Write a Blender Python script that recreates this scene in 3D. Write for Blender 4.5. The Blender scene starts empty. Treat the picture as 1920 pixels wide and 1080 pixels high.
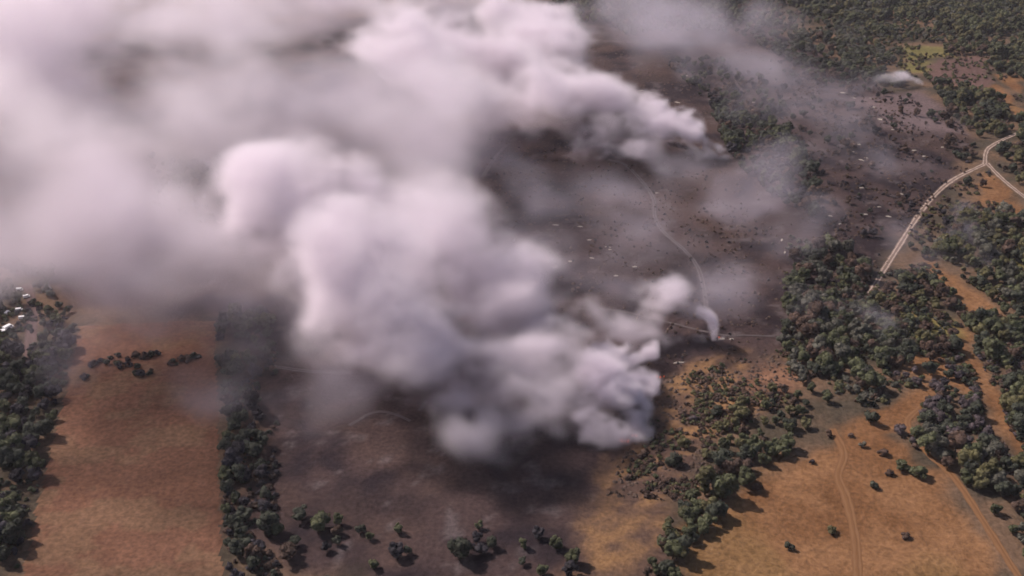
import bpy, math, random
import numpy as np
from mathutils import Vector, Matrix

random.seed(7)
RNG = np.random.default_rng(11)
scene = bpy.context.scene
col = scene.collection
R = math.radians

# ------------------------------------------------------------------ camera
CAM_H, PITCH, FPX = 240.0, R(27.5), 2000.0
cam_data = bpy.data.cameras.new('camera')
cam = bpy.data.objects.new('camera', cam_data)
col.objects.link(cam)
cam.location = (0, 0, CAM_H)
cam.rotation_euler = (math.pi / 2 - PITCH, 0, 0)
cam_data.sensor_width = 36
cam_data.lens = 36 * FPX / 1920
cam_data.clip_start = 1
cam_data.clip_end = 60000
scene.camera = cam

# ------------------------------------------------------------------ world, sun, exposure
SUN_AZ, SUN_EL = R(60), R(43)          # the sun stands beyond the fire, left of the view axis
world = bpy.data.worlds.new('World')
scene.world = world
world.use_nodes = True
wn = world.node_tree.nodes
sky = wn.new('ShaderNodeTexSky')
sky.sky_type = 'NISHITA'
sky.sun_disc = False
sky.sun_elevation = SUN_EL
sky.sun_rotation = -SUN_AZ
sky.dust_density = 3.0
world.node_tree.links.new(sky.outputs[0], wn['Background'].inputs[0])
wn['Background'].inputs[1].default_value = 0.08
sun_dir = Vector((-math.sin(SUN_AZ) * math.cos(SUN_EL), math.cos(SUN_AZ) * math.cos(SUN_EL), math.sin(SUN_EL)))
sd = bpy.data.lights.new('sun', 'SUN')
sd.energy = 5.0
sd.angle = R(0.6)
sd.color = (1.0, 0.88, 0.82)
sun = bpy.data.objects.new('sun', sd)
sun.rotation_euler = (-sun_dir).to_track_quat('-Z', 'Y').to_euler()
sun.location = (-500, 300, 600)
col.objects.link(sun)
vs = scene.view_settings
vs.view_transform = 'Standard'
vs.look = 'None'
vs.exposure = 0.18
vs.gamma = 1.0
vs.use_curve_mapping = False
cy = scene.cycles
cy.max_bounces = 8
cy.diffuse_bounces = 2
cy.glossy_bounces = 1
cy.transmission_bounces = 2
cy.transparent_max_bounces = 128
cy.volume_bounces = 4
cy.volume_step_rate = 4.0
cy.volume_max_steps = 256
cy.use_denoising = True
cy.use_adaptive_sampling = True
cy.adaptive_threshold = 0.05
cy.filter_width = 1.7
scene.render.film_transparent = False
scene.render.threads_mode = 'AUTO'

# ------------------------------------------------------------------ geometry of the place
CP, SP = math.cos(PITCH), math.sin(PITCH)

def height(x, y):
    """gentle relief of the heath"""
    return (1.6 * np.sin(x / 61.0 + 0.7) * np.cos(y / 83.0) + 1.1 * np.sin((x + y) / 37.0)
            + 0.9 * np.cos((x - 0.6 * y) / 49.0 + 2.0))

def at(u, v, h=0.0):
    """the place seen at a spot of the 1920 x 1080 photograph, h metres above datum"""
    a = (u - 960.0) / FPX
    b = (540.0 - v) / FPX
    dy = CP + b * SP
    dz = -SP + b * CP
    t = (h - CAM_H) / dz
    return np.array((a * t, dy * t, h))

def ground_at(u, v):
    p = at(u, v, 0)
    for _ in range(3):
        p = at(u, v, float(height(p[0], p[1])))
    return p

def to_px(x, y, z):
    d = y * CP - (z - CAM_H) * SP
    up = y * SP + (z - CAM_H) * CP
    return 960 + FPX * x / d, 540 - FPX * up / d

def poly_w(pts):
    return np.array([at(u, v)[:2] for u, v in pts])

def in_poly(poly, x, y):
    inside = np.zeros(x.shape, bool)
    n = len(poly)
    j = n - 1
    for i in range(n):
        xi, yi = poly[i]
        xj, yj = poly[j]
        c = ((yi > y) != (yj > y)) & (x < (xj - xi) * (y - yi) / (yj - yi + 1e-12) + xi)
        inside ^= c
        j = i
    return inside

def signed_dist(poly, x, y):
    d = np.full(x.shape, 1e9)
    n = len(poly)
    for i in range(n):
        ax, ay = poly[i]
        bx, by = poly[(i + 1) % n]
        ex, ey = bx - ax, by - ay
        t = np.clip(((x - ax) * ex + (y - ay) * ey) / (ex * ex + ey * ey + 1e-9), 0, 1)
        d = np.minimum(d, np.hypot(x - ax - t * ex, y - ay - t * ey))
    return np.where(in_poly(poly, x, y), d, -d)

def sstep(a, b, x):
    t = np.clip((x - a) / (b - a), 0, 1)
    return t * t * (3 - 2 * t)

LAT2 = np.random.default_rng(5).random((128, 128))
def noise2(x, y):
    xi = np.floor(x).astype(int); yi = np.floor(y).astype(int)
    fx = x - xi; fy = y - yi
    fx = fx * fx * (3 - 2 * fx); fy = fy * fy * (3 - 2 * fy)
    a = LAT2[xi % 128, yi % 128]; b = LAT2[(xi + 1) % 128, yi % 128]
    c = LAT2[xi % 128, (yi + 1) % 128]; d = LAT2[(xi + 1) % 128, (yi + 1) % 128]
    return (a * (1 - fx) + b * fx) * (1 - fy) + (c * (1 - fx) + d * fx) * fy
def fbm2(x, y, o=4):
    s = 0; a = 0.5; t = 0
    for k in range(o):
        s = s + a * noise2(x * 2 ** k + 17.3 * k, y * 2 ** k + 9.1 * k); t += a; a *= 0.55
    return s / t

# ------------------------------------------------------------------ tagging
def tag(o, label=None, cat=None, group=None, kind=None):
    if label: o['label'] = label
    if cat: o['category'] = cat
    if group: o['group'] = group
    if kind: o['kind'] = kind
    return o

def mesh_obj(name, verts, faces, mats, parent=None, smooth=False, mat_idx=None):
    me = bpy.data.meshes.new(name)
    me.from_pydata([tuple(v) for v in verts], [], [tuple(f) for f in faces])
    for m in (mats if isinstance(mats, (list, tuple)) else [mats]):
        me.materials.append(m)
    if mat_idx is not None:
        me.polygons.foreach_set('material_index', np.asarray(mat_idx, np.int32))
    if smooth:
        me.polygons.foreach_set('use_smooth', np.ones(len(faces), bool))
    me.update()
    o = bpy.data.objects.new(name, me)
    col.objects.link(o)
    if parent: o.parent = parent
    return o

# ------------------------------------------------------------------ materials
def new_mat(name):
    m = bpy.data.materials.new(name)
    m.use_nodes = True
    nt = m.node_tree
    return m, nt, nt.nodes, nt.links, nt.nodes['Principled BSDF']

def plain(name, c, rough=0.8, var=0.25, scale=0.8):
    m, nt, n, l, b = new_mat(name)
    tc = n.new('ShaderNodeTexCoord'); nz = n.new('ShaderNodeTexNoise')
    nz.inputs['Scale'].default_value = scale; nz.inputs['Detail'].default_value = 4
    l.new(tc.outputs['Object'], nz.inputs['Vector'])
    mx = n.new('ShaderNodeMix'); mx.data_type = 'RGBA'
    mx.inputs[6].default_value = tuple(k * (1 - var) for k in c) + (1,)
    mx.inputs[7].default_value = tuple(min(1, k * (1 + var)) for k in c) + (1,)
    l.new(nz.outputs[0], mx.inputs[0]); l.new(mx.outputs[2], b.inputs['Base Color'])
    b.inputs['Roughness'].default_value = rough
    b.inputs['Specular IOR Level'].default_value = 0.15
    return m

def ground_mat(name, bump=0.6):
    """base colour from the zone attribute of the sheet, broken up by fine noise"""
    m, nt, n, l, b = new_mat(name)
    at_ = n.new('ShaderNodeAttribute'); at_.attribute_name = 'zone'
    geo = n.new('ShaderNodeNewGeometry')
    n1 = n.new('ShaderNodeTexNoise'); n1.inputs['Scale'].default_value = 0.55; n1.inputs['Detail'].default_value = 5; n1.inputs['Roughness'].default_value = 0.65
    l.new(geo.outputs['Position'], n1.inputs['Vector'])
    rmp = n.new('ShaderNodeMapRange'); rmp.inputs[1].default_value = 0.3; rmp.inputs[2].default_value = 0.7
    rmp.inputs[3].default_value = 0.62; rmp.inputs[4].default_value = 1.38
    l.new(n1.outputs[0], rmp.inputs[0])
    mul = n.new('ShaderNodeVectorMath'); mul.operation = 'SCALE'
    l.new(at_.outputs['Color'], mul.inputs[0]); l.new(rmp.outputs[0], mul.inputs['Scale'])
    l.new(mul.outputs[0], b.inputs['Base Color'])
    bp = n.new('ShaderNodeBump'); bp.inputs['Strength'].default_value = bump; bp.inputs['Distance'].default_value = 0.8
    l.new(n1.outputs[0], bp.inputs['Height']); l.new(bp.outputs[0], b.inputs['Normal'])
    b.inputs['Roughness'].default_value = 0.95
    b.inputs['Specular IOR Level'].default_value = 0.05
    return m

def leaf_mat(name, tint):
    """foliage whose hue is the tree's own colour, varied leaf by leaf"""
    m, nt, n, l, b = new_mat(name)
    oi = n.new('ShaderNodeObjectInfo')
    geo = n.new('ShaderNodeNewGeometry')
    tc = n.new('ShaderNodeTexCoord')
    nz = n.new('ShaderNodeTexNoise'); nz.inputs['Scale'].default_value = 0.9; nz.inputs['Detail'].default_value = 3
    l.new(tc.outputs['Object'], nz.inputs['Vector'])
    add = n.new('ShaderNodeMath'); add.operation = 'ADD'
    l.new(nz.outputs[0], add.inputs[0]); l.new(geo.outputs['Random Per Island'], add.inputs[1])
    mr = n.new('ShaderNodeMapRange'); mr.inputs[1].default_value = 0.3; mr.inputs[2].default_value = 1.5
    mr.inputs[3].default_value = 0.55; mr.inputs[4].default_value = 1.55
    l.new(add.outputs[0], mr.inputs[0])
    mr2 = n.new('ShaderNodeMapRange'); mr2.inputs[3].default_value = 0.75; mr2.inputs[4].default_value = 1.25
    l.new(oi.outputs['Random'], mr2.inputs[0])
    mm = n.new('ShaderNodeMath'); mm.operation = 'MULTIPLY'
    l.new(mr.outputs[0], mm.inputs[0]); l.new(mr2.outputs[0], mm.inputs[1])
    sc = n.new('ShaderNodeVectorMath'); sc.operation = 'SCALE'
    sc.inputs[0].default_value = tint; l.new(mm.outputs[0], sc.inputs['Scale'])
    l.new(sc.outputs[0], b.inputs['Base Color'])
    b.inputs['Roughness'].default_value = 0.75
    b.inputs['Specular IOR Level'].default_value = 0.2
    tr = n.new('ShaderNodeBsdfTranslucent'); l.new(sc.outputs[0], tr.inputs[0])
    ms = n.new('ShaderNodeMixShader'); ms.inputs[0].default_value = 0.3
    l.new(b.outputs[0], ms.inputs[1]); l.new(tr.outputs[0], ms.inputs[2])
    l.new(ms.outputs[0], n['Material Output'].inputs['Surface'])
    return m

M_GROUND = ground_mat('heath_ground')
M_FIELD = ground_mat('stubble', 0.25)
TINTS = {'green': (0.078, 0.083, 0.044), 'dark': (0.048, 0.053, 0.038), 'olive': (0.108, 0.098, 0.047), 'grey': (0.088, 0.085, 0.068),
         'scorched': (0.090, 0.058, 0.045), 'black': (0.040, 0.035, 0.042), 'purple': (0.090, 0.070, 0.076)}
M_LEAVES = {k: leaf_mat(k + '_foliage', v) for k, v in TINTS.items()}
M_LEAF = M_LEAVES['green']
TINTED = {}
def tinted(me, tn):
    if me.materials[0] != M_LEAF: return me
    if (me.name, tn) not in TINTED:
        c = me.copy(); c.materials[0] = M_LEAVES[tn]; TINTED[(me.name, tn)] = c
    return TINTED[(me.name, tn)]
M_BARK = plain('bark', (0.075, 0.055, 0.045), 0.9)
M_WHITE = plain('white_paint', (0.78, 0.78, 0.78), 0.35, 0.04)
M_GLASS = plain('dark_window', (0.02, 0.022, 0.03), 0.1, 0.1)
M_TYRE = plain('tyre_rubber', (0.02, 0.02, 0.02), 0.9)
M_ASH = plain('pale_ash', (0.33, 0.29, 0.25), 0.95, 0.3, 1.5)
M_SCRUB = plain('scorched_scrub', (0.085, 0.058, 0.046), 0.95, 0.7, 0.15)

def track_mat(name, c, mid):
    m, nt, n, l, b = new_mat(name)
    uv = n.new('ShaderNodeUVMap'); sx = n.new('ShaderNodeSeparateXYZ')
    l.new(uv.outputs[0], sx.inputs[0])
    geo = n.new('ShaderNodeNewGeometry')
    nz = n.new('ShaderNodeTexNoise'); nz.inputs['Scale'].default_value = 0.35; nz.inputs['Detail'].default_value = 4
    l.new(geo.outputs['Position'], nz.inputs['Vector'])
    # two worn ruts either side of a scrubby middle
    a1 = n.new('ShaderNodeMath'); a1.operation = 'SUBTRACT'; a1.inputs[1].default_value = 0.5
    l.new(sx.outputs[0], a1.inputs[0])
    a2 = n.new('ShaderNodeMath'); a2.operation = 'ABSOLUTE'; l.new(a1.outputs[0], a2.inputs[0])
    a3 = n.new('ShaderNodeMath'); a3.operation = 'SUBTRACT'; a3.inputs[1].default_value = 0.27
    l.new(a2.outputs[0], a3.inputs[0])
    a4 = n.new('ShaderNodeMath'); a4.operation = 'ABSOLUTE'; l.new(a3.outputs[0], a4.inputs[0])
    a5 = n.new('ShaderNodeMath'); a5.operation = 'MULTIPLY_ADD'; a5.inputs[1].default_value = -5.0; a5.inputs[2].default_value = 0.75
    l.new(a4.outputs[0], a5.inputs[0])
    a6 = n.new('ShaderNodeMath'); a6.operation = 'ADD'; l.new(a5.outputs[0], a6.inputs[0]); l.new(nz.outputs[0], a6.inputs[1])
    mr = n.new('ShaderNodeMapRange'); mr.inputs[1].default_value = 0.55; mr.inputs[2].default_value = 1.05
    l.new(a6.outputs[0], mr.inputs[0])
    mx = n.new('ShaderNodeMix'); mx.data_type = 'RGBA'
    mx.inputs[6].default_value = mid + (1,); mx.inputs[7].default_value = c + (1,)
    l.new(mr.outputs[0], mx.inputs[0]); l.new(mx.outputs[2], b.inputs['Base Color'])
    b.inputs['Roughness'].default_value = 0.95; b.inputs['Specular IOR Level'].default_value = 0.05
    return m
M_TRACK = track_mat('sandy_track', (0.36, 0.28, 0.235), (0.15, 0.105, 0.085))
M_PATH = track_mat('ashy_path', (0.125, 0.105, 0.105), (0.062, 0.049, 0.05))
M_LANE = track_mat('lane', (0.12, 0.08, 0.076), (0.095, 0.064, 0.058))

# ------------------------------------------------------------------ ground zones (albedo)
BURNT = poly_w([(-300,150),(300,60),(900,10),(1040,0),(1130,-10),(1250,0),(1400,30),(1560,110),(1660,170),(1760,190),(1810,260),(1790,320),(1720,420),(1640,530),(1500,555),(1470,640),(1400,690),(1250,720),(1200,840),(1140,960),(1100,1100),(620,1100),(440,1000),(460,860),(500,700),(410,600),(140,590),(90,500),(-300,470)])
PALEBURN = poly_w([(1610,190),(1740,165),(1790,230),(1800,255),(1700,250),(1650,240)])
HEATH = poly_w([(1110,930),(1240,710),(1400,670),(1480,660),(1500,720),(1400,770),(1350,830),(1290,940),(1260,1090),(1050,1100)])
SAND = [poly_w(p) for p in (
    [(1240,1120),(1300,1010),(1380,920),(1470,860),(1540,795),(1620,775),(1700,732),(1745,745),(1730,800),(1690,820),(1720,850),(1800,910),(1860,1000),(1900,1120)],
    [(1776,600),(1815,612),(1850,690),(1884,760),(1895,810),(1925,850),(1925,890),(1880,860),(1836,800),(1826,720),(1790,650)],
    [(1752,480),(1800,515),(1870,560),(1900,590),(1850,602),(1800,570),(1765,520)],
    [(1690,650),(1790,690),(1830,740),(1800,760),(1700,720),(1660,670)],
    [(1840,318),(1880,345),(1925,385),(1925,415),(1880,390),(1820,345)],
    [(1820,168),(1870,160),(1930,205),(1930,240),(1890,205),(1850,180)],
    [(1880,145),(1930,150),(1930,175),(1890,165)])]
SCORCHSAND = poly_w([(1425,690),(1490,668),(1512,712),(1470,748),(1400,752)])
HFIELD = poly_w([(1745,112),(1850,106),(1875,128),(1848,166),(1780,160),(1722,135)])
GRASS = [poly_w(p) for p in ([(1676,84),(1772,88),(1782,106),(1690,108)], [(1688,112),(1735,112),(1740,140),(1700,136)],
                             [(1660,560),(1800,600),(1800,640),(1700,640)], [(1880,430),(1930,440),(1930,520),(1890,500)])]

def zone_colours(x, y):
    wx = x + 14 * (fbm2(x / 30 + 3, y / 30, 4) - 0.5) * 2
    wy = y + 14 * (fbm2(x / 30 + 41, y / 30 + 7, 4) - 0.5) * 2
    n1 = fbm2(x / 17, y / 17, 5)[..., None]
    n2 = fbm2(x / 60 + 9, y / 60 + 4, 4)[..., None]
    n3 = fbm2(x / 7 + 5, y / 7, 3)[..., None]
    def mixc(a, b, t): return np.array(a) * (1 - t) + np.array(b) * t
    c = mixc((0.060, 0.047, 0.034), (0.120, 0.076, 0.050), sstep(0.35, 0.65, n1))
    def lay(c, poly, cc, soft):
        w = sstep(-soft, soft, signed_dist(poly, wx, wy))[..., None]
        return c * (1 - w) + cc * w
    burnt = mixc((0.021, 0.015, 0.018), (0.052, 0.034, 0.033), sstep(0.36, 0.62, n1))
    burnt = mixc(1, 1, 0) * (burnt * (1 - 0.4 * sstep(0.5, 0.62, n2)) + 0.4 * sstep(0.5, 0.62, n2) * np.array((0.075, 0.047, 0.038)))
    burnt = burnt * (1 - 0.5 * sstep(0.64, 0.76, n3)) + 0.5 * sstep(0.64, 0.76, n3) * np.array((0.11, 0.09, 0.092))
    c = lay(c, BURNT, burnt, 8)
    c = lay(c, PALEBURN, mixc((0.085, 0.06, 0.062), (0.14, 0.10, 0.10), n1), 8)
    hea = mixc((0.075, 0.047, 0.038), (0.20, 0.112, 0.055), sstep(0.42, 0.66, 0.5 * n1 + 0.5 * n3))
    c = lay(c, HEATH, hea, 6)
    c = lay(c, SCORCHSAND, mixc((0.10, 0.056, 0.04), (0.22, 0.115, 0.07), n3), 4)
    for s in SAND:
        sa = mixc((0.135, 0.065, 0.030), (0.195, 0.101, 0.050), sstep(0.3, 0.7, n1))
        sa = sa * (1 - 0.25 * sstep(0.55, 0.7, n2)) + 0.25 * sstep(0.55, 0.7, n2) * np.array((0.17, 0.125, 0.05))
        c = lay(c, s, sa, 3.5)
    c = lay(c, HFIELD, mixc((0.085, 0.052, 0.047), (0.14, 0.08, 0.068), n1), 5)
    for g in GRASS:
        c = lay(c, g, mixc((0.09, 0.085, 0.032), (0.19, 0.15, 0.058), n1), 4)
    return np.clip(c, 0, 1)

def sheet(name, xs, ys, z_off, mat, mask=None, tint=None):
    X, Y = np.meshgrid(xs, ys)
    Z = height(X, Y) + z_off
    nx, ny = len(xs), len(ys)
    idx = np.arange(nx * ny).reshape(ny, nx)
    f = np.stack([idx[:-1, :-1], idx[:-1, 1:], idx[1:, 1:], idx[1:, :-1]], -1).reshape(-1, 4)
    v = np.stack([X, Y, Z], -1).reshape(-1, 3)
    cols = zone_colours(X, Y).reshape(-1, 3) if tint is None else tint(X, Y).reshape(-1, 3)
    if mask is not None:
        cx = (X[:-1, :-1] + X[1:, 1:]) / 2; cyy = (Y[:-1, :-1] + Y[1:, 1:]) / 2
        f = f[mask(cx, cyy).reshape(-1)]
        used = np.unique(f); remap = np.full(len(v), -1); remap[used] = np.arange(len(used))
        v = v[used]; cols = cols[used]; f = remap[f]
    me = bpy.data.meshes.new(name)
    me.vertices.add(len(v)); me.vertices.foreach_set('co', v.astype(np.float32).ravel())
    me.loops.add(len(f) * 4); me.loops.foreach_set('vertex_index', f.astype(np.int32).ravel())
    me.polygons.add(len(f)); me.polygons.foreach_set('loop_start', np.arange(0, len(f) * 4, 4, dtype=np.int32))
    me.update(calc_edges=True)
    me.polygons.foreach_set('use_smooth', np.ones(len(f), bool))
    a = me.attributes.new('zone', 'FLOAT_COLOR', 'POINT')
    a.data.foreach_set('color', np.concatenate([cols, np.ones((len(cols), 1))], 1).astype(np.float32).ravel())
    me.materials.append(mat)
    o = bpy.data.objects.new(name, me); col.objects.link(o)
    return o

def graded(a, b, step, far, n):
    inner = np.arange(a, b + step * 0.5, step)
    g = np.geomspace(step * 2, far, n)
    return np.concatenate([(inner[0] - np.cumsum(g))[::-1], inner, inner[-1] + np.cumsum(g)])
tag(sheet('ground', graded(-640, 640, 2.2, 4000, 14), graded(150, 1300, 2.2, 4000, 14), 0.0, M_GROUND), kind='structure')

FIELD = poly_w([(150,612),(404,606),(408,800),(416,1100),(40,1100),(108,800)])
def field_tint(X, Y):
    rows = 0.5 + 0.5 * np.sin((X * 0.98 + Y * 0.05) * 2 * math.pi / 6.0)
    n = fbm2(X / 30, Y / 18, 4)
    t = np.clip(0.65 * sstep(0.3, 0.7, n) + 0.18 * rows + 0.15 * fbm2(X / 3, Y / 40, 3), 0, 1)[..., None]
    c = np.array((0.115, 0.056, 0.036)) * (1 - t) + np.array((0.155, 0.078, 0.05)) * t
    w = sstep(0.5, 0.62, fbm2(X / 14 + 3, Y / 9, 4))[..., None] * 0.3
    return c * (1 - w) + w * np.array((0.17, 0.12, 0.07))
fx0, fy0 = FIELD.min(0); fx1, fy1 = FIELD.max(0)
tag(sheet('stubble_field', np.arange(fx0 - 2, fx1 + 2, 1.2), np.arange(fy0 - 2, fy1 + 2, 1.2), 0.12, M_FIELD,
          mask=lambda x, y: signed_dist(FIELD, x + 1.6 * (noise2(x / 3, y / 3) - .5), y) > 0, tint=field_tint),
    'brown stubble field with straight edges beside the dark wood', kind='structure')

# ------------------------------------------------------------------ tracks
def catmull(P, step):
    P = np.array(P); Q = np.vstack([2 * P[0] - P[1], P, 2 * P[-1] - P[-2]])
    out = []
    for i in range(1, len(Q) - 2):
        p0, p1, p2, p3 = Q[i - 1:i + 3]
        n = max(2, int(np.linalg.norm(p2 - p1) / step))
        for k in range(n):
            t = k / n
            out.append(0.5 * ((2 * p1) + (-p0 + p2) * t + (2 * p0 - 5 * p1 + 4 * p2 - p3) * t * t + (-p0 + 3 * p1 - 3 * p2 + p3) * t ** 3))
    out.append(Q[-2])
    return np.array(out)

def track(name, px, width, mat, label, z=0.10):
    c = catmull([at(u, v)[:2] for u, v in px], 2.0)
    t = np.gradient(c, axis=0); t /= np.linalg.norm(t, axis=1)[:, None] + 1e-9
    nrm = np.stack([-t[:, 1], t[:, 0]], 1)
    prof = [(-0.5, 0), (-0.36, 0.06), (-0.26, 0.0), (-0.12, 0.08), (0, 0.1), (0.12, 0.08), (0.26, 0.0), (0.36, 0.06), (0.5, 0)]
    w = width * (0.8 + 0.45 * fbm2(c[:, 0] / 9, c[:, 1] / 9, 3))
    V, UV = [], []
    for i, p in enumerate(c):
        for k, (o, dz) in enumerate(prof):
            q = p + nrm[i] * w[i] * (o + 0.05 * math.sin(i * 1.7 + k))
            V.append((q[0], q[1], float(height(q[0], q[1])) + z + dz)); UV.append(o + 0.5)
    K = len(prof); F = []
    for i in range(len(c) - 1):
        for k in range(K - 1):
            F.append((i * K + k, i * K + k + 1, (i + 1) * K + k + 1, (i + 1) * K + k))
    o = mesh_obj(name, V, F, mat, smooth=True)
    uvl = o.data.uv_layers.new(name='UVMap')
    for li, lp in enumerate(o.data.loops):
        uvl.data[li].uv = (UV[lp.vertex_index], 0.0)
    return tag(o, label, kind='structure')

track('dirt_track', [(1632,548),(1655,508),(1690,455),(1722,405),(1752,365),(1790,333),(1848,308)], 3.2, M_TRACK, 'pale rutted dirt track curving through the smouldering heath')
track('dirt_track', [(1846,310),(1848,290),(1860,278),(1908,254),(1960,232)], 3.0, M_TRACK, 'pale dirt track leaving the fork towards the far wood', 0.2)
track('dirt_track', [(1850,308),(1880,335),(1925,368),(1990,410)], 3.0, M_TRACK, 'dirt track leaving the fork beside the orange sand', 0.3)
track('ashy_path', [(1140,300),(1170,308),(1200,335),(1225,370),(1228,405),(1245,435),(1285,472),(1308,505),(1320,550),(1326,600),(1342,630)], 2.4, M_PATH, 'thin grey path winding across the burnt heath')
track('ashy_path', [(1085,580),(1170,588),(1340,632),(1400,636),(1452,638)], 1.3, M_PATH, 'thin pale path crossing below the smoke column', 0.16)
track('ashy_path', [(500,690),(580,700),(660,700)], 2.4, M_PATH, 'faint path beside the blackened ground under the smoke')
track('ashy_path', [(655,800),(700,775),(735,776),(770,790)], 1.5, M_PATH, 'bent pale path on the blackened ground beneath the smoke')
track('ashy_path', [(786,770),(800,750)], 1.5, M_PATH, 'short pale track end beside the drifting smoke')
track('ashy_path', [(905,335),(925,300),(950,270)], 2.4, M_PATH, 'faint grey path seen through the upper smoke')
M_RUT = track_mat('sand_ruts', (0.185, 0.098, 0.050), (0.155, 0.078, 0.038))
track('sand_ruts', [(1560,806),(1582,850),(1572,890),(1588,930),(1604,1000),(1610,1090)], 3.2, M_RUT, 'faint wheel ruts running down the sandy clearing', 0.05)
track('sand_ruts', [(1725,770),(1700,800),(1735,850),(1790,900),(1850,985),(1900,1060),(1960,1150)], 2.6, M_RUT, 'faint path along the right side of the sandy clearing', 0.05)
track('sandy_lane', [(52,690),(56,640),(60,600),(58,560),(50,530)], 4.5, M_LANE, 'pinkish lane between the dark trees and the parked vans')

# ------------------------------------------------------------------ trees
def ico(sub=1):
    import bmesh
    bm = bmesh.new(); bmesh.ops.create_icosphere(bm, subdivisions=sub, radius=1)
    v = np.array([x.co[:] for x in bm.verts]); f = [[a.index for a in fc.verts] for fc in bm.faces]
    bm.free(); return v, f
ICO_V, ICO_F = ico(2)

def make_crown(seed, rx=1.0, rz=1.0, lobes=15, leaves=620, name='crown', dens=1.0):
    """uneven crown about 2 units across: many leafy clumps set round the limbs"""
    r = np.random.default_rng(seed)
    V, F = [], []
    cs = []
    for k in range(lobes):
        d = r.normal(size=3); d /= np.linalg.norm(d); d[2] = d[2] * 0.75 + 0.1
        rad = r.uniform(0.25, 0.78) if k > 2 else 0.12
        c = d * rad * np.array((rx, rx, rz)); s = r.uniform(0.24, 0.42)
        cs.append((c, s))
    for c, s in cs:
        b = len(V)
        w = r.uniform(0, 6, 3)
        vv = ICO_V * (1 + 0.2 * np.sin(ICO_V @ r.normal(size=(3, 3)) * 4 + w).mean(1, keepdims=True) + 0.22 * (r.random((len(ICO_V), 1)) - 0.5))
        vv = vv * s * np.array((1, 1, 0.85)) * dens + c
        V += [tuple(q) for q in vv]; F += [[i + b for i in f] for f in ICO_F]
    for k in range(leaves):
        c, s = cs[r.integers(len(cs))]
        d = r.normal(size=3); d /= np.linalg.norm(d)
        p = c + d * s * r.uniform(0.85, 1.22)
        nrm = d + r.normal(size=3) * 0.6; nrm /= np.linalg.norm(nrm)
        a = np.cross(nrm, r.normal(size=3)); a /= np.linalg.norm(a); bb = np.cross(nrm, a)
        q = r.uniform(0.045, 0.10)
        b = len(V)
        V += [tuple(p + a * q * 1.3), tuple(p + bb * q), tuple(p - a * q * 1.3), tuple(p - bb * q)]
        F.append([b, b + 1, b + 2, b + 3])
    return V, F

def make_trunk(seed, h, r0, limbs=5):
    r = np.random.default_rng(seed)
    V, F = [], []
    def tube(p0, p1, a, b_):
        p0 = np.array(p0); p1 = np.array(p1); d = p1 - p0; d /= np.linalg.norm(d)
        x = np.cross(d, (0.3, 0.9, 0.1)); x /= np.linalg.norm(x); y = np.cross(d, x)
        s = len(V)
        for p, rr in ((p0, a), (p1, b_)):
            for k in range(7):
                an = k * 2 * math.pi / 7
                V.append(tuple(p + rr * (math.cos(an) * x + math.sin(an) * y)))
        for k in range(7):
            F.append([s + k, s + (k + 1) % 7, s + 7 + (k + 1) % 7, s + 7 + k])
    top = (r.uniform(-.06, .06), r.uniform(-.06, .06), h)
    tube((0, 0, -0.15), top, r0, r0 * 0.55)
    for k in range(limbs):
        an = k * 2 * math.pi / limbs + r.uniform(-.4, .4)
        z = h * r.uniform(0.6, 1.0)
        tube((0, 0, z), (0.55 * math.cos(an), 0.55 * math.sin(an), z + r.uniform(0.3, 0.6)), r0 * 0.5, r0 * 0.12)
    tube(top, (top[0] * 2, top[1] * 2, h + 0.7), r0 * 0.5, r0 * 0.12)
    return V, F

def mesh_from(name, V, F, mats, smooth=False):
    me = bpy.data.meshes.new(name); me.from_pydata(V, [], F)
    for m in mats: me.materials.append(m)
    me.update(); return me

CROWNS, TRUNKS = [], []
for s in range(7):
    rz = (0.85, 1.0, 1.15, 0.9, 1.35, 0.8, 1.05)[s]
    CROWNS.append(mesh_from('crown', *make_crown(100 + s, 1.0, rz, 17, 700), [M_LEAF]))
    TRUNKS.append(mesh_from('trunk', *make_trunk(200 + s, 0.75, 0.075), [M_BARK]))
SHRUBS = [mesh_from('foliage', *make_crown(300 + s, 1.0, 0.75, 10, 380), [M_LEAF]) for s in range(4)]
STEMS = [mesh_from('stem', *make_trunk(400 + s, 0.3, 0.05, 4), [M_BARK]) for s in range(2)]
def join_meshes(name, parts, mats):
    V, F, MI = [], [], []
    for me, off, mi in parts:
        b = len(V)
        V += [(v.co.x, v.co.y, v.co.z + off) for v in me.vertices]
        F += [[i + b for i in p.vertices] for p in me.polygons]; MI += [mi] * len(me.polygons)
    me = mesh_from(name, V, F, mats); me.polygons.foreach_set('material_index', np.array(MI, np.int32)); return me
CROWN_Z = 0.98      # crown centre above the foot, in crown radii

def scatter(px_poly, spacing, jitter=0.5, rng=RNG, keep=1.0):
    """jittered feet over a patch of ground"""
    P = poly_w(px_poly); x0, y0 = P.min(0); x1, y1 = P.max(0)
    out = []
    ys = np.arange(y0, y1, spacing * 0.87)
    for j, y in enumerate(ys):
        for x in np.arange(x0 + (j % 2) * spacing / 2, x1, spacing):
            if rng.random() > keep: continue
            out.append((x + rng.uniform(-1, 1) * jitter * spacing, y + rng.uniform(-1, 1) * jitter * spacing))
    if not out: return np.zeros((0, 2))
    out = np.array(out)
    return out[in_poly(P, out[:, 0], out[:, 1])]

KEEP_OUT = SAND[:1] + SAND[1:2]
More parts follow.
